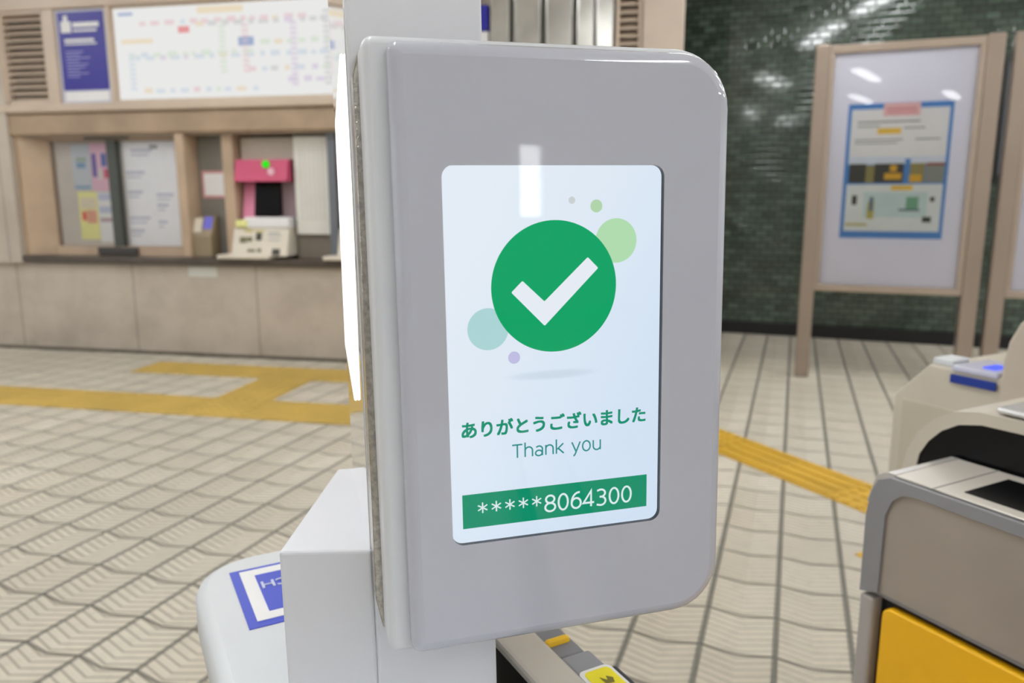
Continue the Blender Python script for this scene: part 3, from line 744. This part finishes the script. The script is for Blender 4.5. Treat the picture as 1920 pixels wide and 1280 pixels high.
# ------------------------------------------------------------------ cream gate further right, with the blue card reader
t = thing('reader_gate', GF, (1.25, 0.3, 0), 'cream ticket gate with a blue-edged card reader, beyond the black hood', 'ticket gate', 'ticket gates')
prof = [(-0.4, 0), (-0.4, 0.935), (0.69, 0.944), (0.746, 0.944), (0.803, 0.882), (0.800, 0)]
part('body', MB().prism(prof, 'x', 1.15, 1.36, 0.004), M_gcream, t)
part('side_panel', MB().box(1.1475, 1.151, -0.3, 0.785, 0.05, 0.878, 0.001), plain('cream_side_panel', (198, 190, 170), 0.4), t)
part('card_reader', MB().box(1.1465, 1.24, 0.638, 0.708, 0.9405, 0.9495, 0.002), plain('pale_lilac_reader', (204, 206, 226), 0.25), t)
part('reader_edge', MB().box(1.1445, 1.1475, 0.638, 0.708, 0.9225, 0.936, 0.001), M_blueband, t, 'dark blue reader edge')
part('reader_light', MB().box(1.165, 1.20, 0.652, 0.672, 0.9495, 0.952, 0.001), glow('reader_blue_light', (96, 112, 255), 1.2), t, 'blue lit reader mark')
part('ticket_slot', MB().box(1.155, 1.2, 0.712, 0.745, 0.9435, 0.955, 0.003), M_gwhite, t)
hp = [(-0.4, 0.9), (-0.4, 1.10), (0.50, 1.085), (0.56, 1.068), (0.595, 1.048), (0.615, 1.028), (0.627, 1.000), (0.632, 0.965), (0.632, 0.80), (0.2, 0.80)]
part('hood', MB().prism(hp, 'x', 1.142, 1.37, 0.006, 2, 'caps'), plain('warm_cream_hood', (200, 188, 174), 0.4), t)

# ------------------------------------------------------------------ payment terminal (x across its face, y backwards, z up; metres)
Zb = -0.329
t = thing('payment_terminal', KF, (0.0, 0.12, Zb), 'white touch payment terminal on a square pole, showing a green tick and Thank you', 'payment terminal')
part('pole', MB().box(-0.0386, 0.0375, 0.060, 0.205, Zb, 0.30, 0.0025, 3), M_kwhite, t)
# polished left face of the pole
part('pole_side', MB().box(-0.0392, -0.0384, 0.0635, 0.2035, Zb + .002, 0.298), M_kside, t)
# lamp bar on that face
lb = [(0.080, 0.0670), (0.160, 0.038), (0.181, -0.116), (0.108, -0.1415)]
part('light_bar', MB().prism(lb, 'x', -0.0412, -0.0392, 0.0007, 1), glow('light_bar_white', (0.97, 0.99, 1.0), 1.8), t, 'glowing white light bar')
# boxy foot of the pole (its plan follows the world axes of the photo's box)
inv = KF.inverted()
def kxy(x, y): p = inv @ V3((x, y, 0.9908)); return (p.x, p.y)
plan = [kxy(-0.1407, 0.4329), kxy(-0.0845, 0.4329), kxy(-0.112, 0.590), kxy(-0.1395, 0.5868)]
part('foot_box', MB().prism(plan, 'z', Zb, -0.2225, 0.0022, 3), M_kwhite, t)

# housing behind the cover
HR = (0.006, 0.03, 0.03, 0.006)
def hring(ins, y): return ring(rrect(-0.0352, 0.1645, -0.2632, 0.0628, HR, 10, ins), y)
part('housing', MB().loft([hring(0.004, 0.0112), hring(0.0012, 0.0125), hring(0.0, 0.016), hring(0.0, 0.034), hring(0.002, 0.039), hring(0.008, 0.0415)]), M_khouse, t)
st = [(-0.0390, -0.244), (-0.0355, -0.2625), (0.13, -0.2625), (0.13, 0.0625), (-0.0335, 0.0625), (-0.0378, 0.048)]
part('rear_plate', MB().prism([(p[0], p[1]) for p in st], 'y', 0.040, 0.060, 0.0005, 1), M_kstrip, t, 'scuffed reflective edge of the rear plate')

# clear-fronted cover with the screen window
CR = (0.006, 0.029, 0.029, 0.005)
WR = (0.0062,) * 4
SWD, SHT = 0.1213, 0.2
def cring(ins, y): return ring(rrect(-0.0238, 0.1612, -0.2603, 0.0588, CR, 8, ins), y)
def wring(ins, y): return ring(rrect(0, SWD, -SHT, 0, WR, 8, ins), y)
cv = MB()
cv.loft([cring(0.0005, 0.0112), cring(0.0, 0.009), cring(0.0, 0.0052), cring(0.0010, 0.0030), cring(0.0027, 0.0013), cring(0.0050, 0.0004), cring(0.0068, 0.0)], cap1=False)
k = len(cv.v); a = cring(0.0068, 0.0); b = wring(0, 0.0); n = len(a)
cv.add(a + b, [(i, (i + 1) % n, n + (i + 1) % n, n + i) for i in range(n)])
cov = part('front_cover', cv, M_kbezel, t)
wall = MB().loft([wring(0, 0.0), wring(0, 0.0034)], False, False)
part('window_edge', wall, plain('dark_window_edge', (16, 22, 34), 0.25), cov)
part('cover_pane', MB().add(wring(0, 0.00008), [tuple(range(n))]), M_coverpane, cov)

# the display: lit picture panel, then each shape of its picture a hair in front
def screen_mat():
    m = bpy.data.materials.new('display_picture'); m.use_nodes = True
    nt = m.node_tree; nt.nodes.clear()
    e = nt.nodes.new('ShaderNodeEmission'); o = nt.nodes.new('ShaderNodeOutputMaterial')
    x, y, z = xyz(nt, coords(nt))
    org = ORIG[t.name]
    x = x + org.x; z = z + org.z
    f = (x * 4.2 - z * 2.6).smooth(0.05, 1.0)  # viewing-angle fade of the screen, put into its picture colour
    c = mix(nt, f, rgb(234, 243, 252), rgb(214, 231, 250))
    dx = (x - 0.058) / 0.030; dz = (z + 0.1105) / 0.0032
    r = dx * dx + dz * dz
    c = mix(nt, r.smooth(0.0, 1.0, 0.55, 0.0), c, rgb(196, 212, 228))
    nt.links.new(c, e.inputs[0]); e.inputs[1].default_value = 0.97
    nt.links.new(e.outputs[0], o.inputs[0])
    return m
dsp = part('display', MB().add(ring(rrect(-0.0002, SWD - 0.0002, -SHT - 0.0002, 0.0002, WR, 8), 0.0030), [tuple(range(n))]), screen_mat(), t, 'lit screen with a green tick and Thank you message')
part('display_backing', MB().box(-0.003, SWD + .003, 0.0031, 0.009, -SHT - .003, 0.003), M_black, t)
YS = 0.0030
def shape(name, pts, fs, c, layer, k=0.97, label=None):
    y = YS - 0.00006 * layer
    return part(name, MB().add([(p[0], y, p[1]) for p in pts], fs), glow('screen_' + name, c, k), dsp, label)
def circ(name, u, v, r, c, layer):
    p = [(u + r * math.cos(2 * PI * i / 96), -v + r * math.sin(2 * PI * i / 96)) for i in range(96)]
    return shape(name, p, [tuple(range(96))], c, layer)
circ('bubble', 0.0948, 0.0396, 0.0119, (180, 226, 180), 1)
circ('bubble', 0.0227, 0.0838, 0.0111, (176, 218, 220), 1)
circ('bubble', 0.0834, 0.0211, 0.0034, (182, 218, 176), 1)
circ('bubble', 0.0696, 0.0179, 0.0019, (208, 214, 214), 1)
circ('bubble', 0.0366, 0.0998, 0.0033, (196, 194, 232), 1)
circ('tick_disc', 0.0598, 0.0630, 0.0350, (8, 166, 104), 2)
ck = [(0.0356, 0.0651), (0.0418, 0.0592), (0.0538, 0.0706), (0.0784, 0.0479), (0.0844, 0.0539), (0.0538, 0.0837)]
def fillet(pts, r=0.0007, n=4):
    out = []
    for i, p in enumerate(pts):
        P, A, B = V3((*p, 0)), V3((*pts[i - 1], 0)), V3((*pts[(i + 1) % len(pts)], 0))
        a = P + (A - P).normalized() * r; b = P + (B - P).normalized() * r
        for j in range(n + 1):
            s = j / n; q = a * (1 - s) ** 2 + P * 2 * s * (1 - s) + b * s * s
            out.append((q.x, -q.y))
    return out
cp = fillet(ck)
shape('tick_mark', cp, [tuple(range(len(cp)))], (236, 242, 250), 3)
shape('number_bar', [(0.0063, -0.1730), (0.1143, -0.1730), (0.1143, -0.1921), (0.0063, -0.1921)], [(0, 1, 2, 3)], (10, 146, 108), 1)
def write(name, txt, u0, u1, vb, hgt, c, bold, layer=2):
    """outline lettering; the bold face is the outline drawn again a hair to each side"""
    pv, pf = text_mesh(txt, u1 - u0 - 2 * bold, hgt - 2 * bold)
    pts, fs = [], []
    for dx, dz in ((0, 0), (bold * 2, 0), (0, bold * 2), (bold * 2, bold * 2), (bold, bold)):
        k0 = len(pts); pts += [(u0 + dx + p[0], -vb + dz + p[1]) for p in pv]; fs += [[i + k0 for i in f] for f in pf]
    return shape(name, pts, fs, c, layer)
def arc(cx, cy, rx, ry, a0, a1, n=14):
    return [(cx + rx * math.cos(math.radians(a0 + (a1 - a0) * i / n)), cy + ry * math.sin(math.radians(a0 + (a1 - a0) * i / n))) for i in range(n + 1)]
def ribbon(path, wd, closed=False):
    """a pen stroke of even width along a path"""
    n = len(path); L, R = [], []
    for i, p in enumerate(path):
        a = path[i - 1] if (i or closed) else p; c = path[(i + 1) % n] if (i < n - 1 or closed) else p
        d1 = V3((p[0] - a[0], p[1] - a[1])); d2 = V3((c[0] - p[0], c[1] - p[1]))
        d1 = d1.normalized() if d1.length > 1e-9 else d2.normalized(); d2 = d2.normalized() if d2.length > 1e-9 else d1
        m = (d1 + d2).normalized(); nn = V3((-m.y, m.x)); k = wd / 2 / max(0.35, m.dot(d1))
        L.append((p[0] + nn.x * k, p[1] + nn.y * k)); R.append((p[0] - nn.x * k, p[1] - nn.y * k))
    fs = [(i, (i + 1) % n, n + (i + 1) % n, n + i) for i in range(n if closed else n - 1)]
    return L + R, fs
X_ = 0.545   # x-height of the humanist sans lettering, capital height 0.73
GLYPH = {   # advance, strokes (True = closed loop)
    'T': (0.58, [([(0.0, .69), (.58, .69)], 0), ([(.29, .69), (.29, 0)], 0)]),
    'h': (0.50, [([(.04, .78), (.04, 0)], 0), ([(.04, .34)] + arc(.25, .33, .21, .19, 160, 0) + [(.46, 0)], 0)]),
    'a': (0.47, [([(.06, .46)] + arc(.23, .36, .19, .155, 130, 0) + [(.42, 0)], 0), (arc(.215, .145, .19, .145, 0, 360, 28)[:-1], 1)]),
    'n': (0.50, [([(.04, .54), (.04, 0)], 0), ([(.04, .34)] + arc(.25, .33, .21, .19, 160, 0) + [(.46, 0)], 0)]),
    'k': (0.47, [([(.04, .78), (.04, 0)], 0), ([(.45, .54), (.09, .24)], 0), ([(.15, .29), (.47, 0)], 0)]),
    'y': (0.49, [([(0.0, .54), (.245, 0.01)], 0), ([(.49, .54), (.25, 0.0), (.19, -.13)] + arc(.09, -.11, .08, .10, -20, -95, 5), 0)]),
    'o': (0.52, [(arc(.26, .27, .225, .27, 0, 360, 32)[:-1], 1)]),
    'u': (0.50, [([(.04, .54), (.04, .21)] + arc(.25, .205, .21, .20, 180, 345) , 0), ([(.46, .54), (.46, 0)], 0)]),
    ' ': (0.26, []),
    '8': (0.56, [(arc(.28, .185, .23, .185, 0, 360, 32)[:-1], 1), (arc(.28, .54, .195, .165, 0, 360, 32)[:-1], 1)]),
    '0': (0.56, [(arc(.28, .355, .215, .35, 0, 360, 36)[:-1], 1)]),
    '6': (0.56, [(arc(.285, .225, .215, .225, 0, 360, 32)[:-1], 1), (arc(.42, .25, .35, .455, 180, 84, 14), 0)]),
    '4': (0.56, [([(.53, .175), (.02, .175), (.385, .70), (.385, 0)], 0)]),
    '3': (0.56, [([(.07, .66)] + arc(.25, .54, .20, .165, 105, -80), 0), ([(.19, .378)] + arc(.25, .19, .22, .19, 85, -110) + [(.05, .04)], 0)]),
}
def pen_text(name, txt, u0, u1, vb, unit, wd, c, layer=2, gap=0.11):
    adv = sum(GLYPH[ch][0] + gap for ch in txt) - gap
    kx = (u1 - u0) / adv; x = 0.0; pts, fs = [], []
    for ch in txt:
        w_, strokes = GLYPH[ch]
        for path, closed in strokes:
            rp, rf = ribbon([(u0 + (x + p[0]) * kx, -vb + p[1] * unit) for p in path], wd, bool(closed))
            k0 = len(pts); pts += rp; fs += [[i + k0 for i in f] for f in rf]
        x += w_ + gap
    return shape(name, pts, fs, c, layer)
write('thanks_text', 'ありがとうございました', 0.0069, 0.1132, 0.1417, 0.0093, (14, 148, 116), 0.00027)
pen_text('english_text', 'Thank you', 0.0346, 0.0861, 0.1552, 0.0105, 0.00085, (40, 146, 142))
pen_text('masked_digits', '8064300', 0.0524, 0.1053, 0.1880, 0.0130, 0.00115, (226, 240, 244), gap=0.045)
for i in range(5):
    cx = 0.0174 + i * 0.00767
    pts, fs = [], []
    for kk in range(3):
        a = PI / 2 + kk * PI / 3
        dx, dz = math.cos(a) * .0030, math.sin(a) * .0030; nx, nz = -math.sin(a) * .00038, math.cos(a) * .00038
        q = len(pts); pts += [(cx + dx + nx, -.1812 + dz + nz), (cx - dx + nx, -.1812 - dz + nz), (cx - dx - nx, -.1812 - dz - nz), (cx + dx - nx, -.1812 + dz - nz)]
        fs.append((q, q + 1, q + 2, q + 3))
    shape('asterisk', pts, fs, (226, 240, 244), 2)
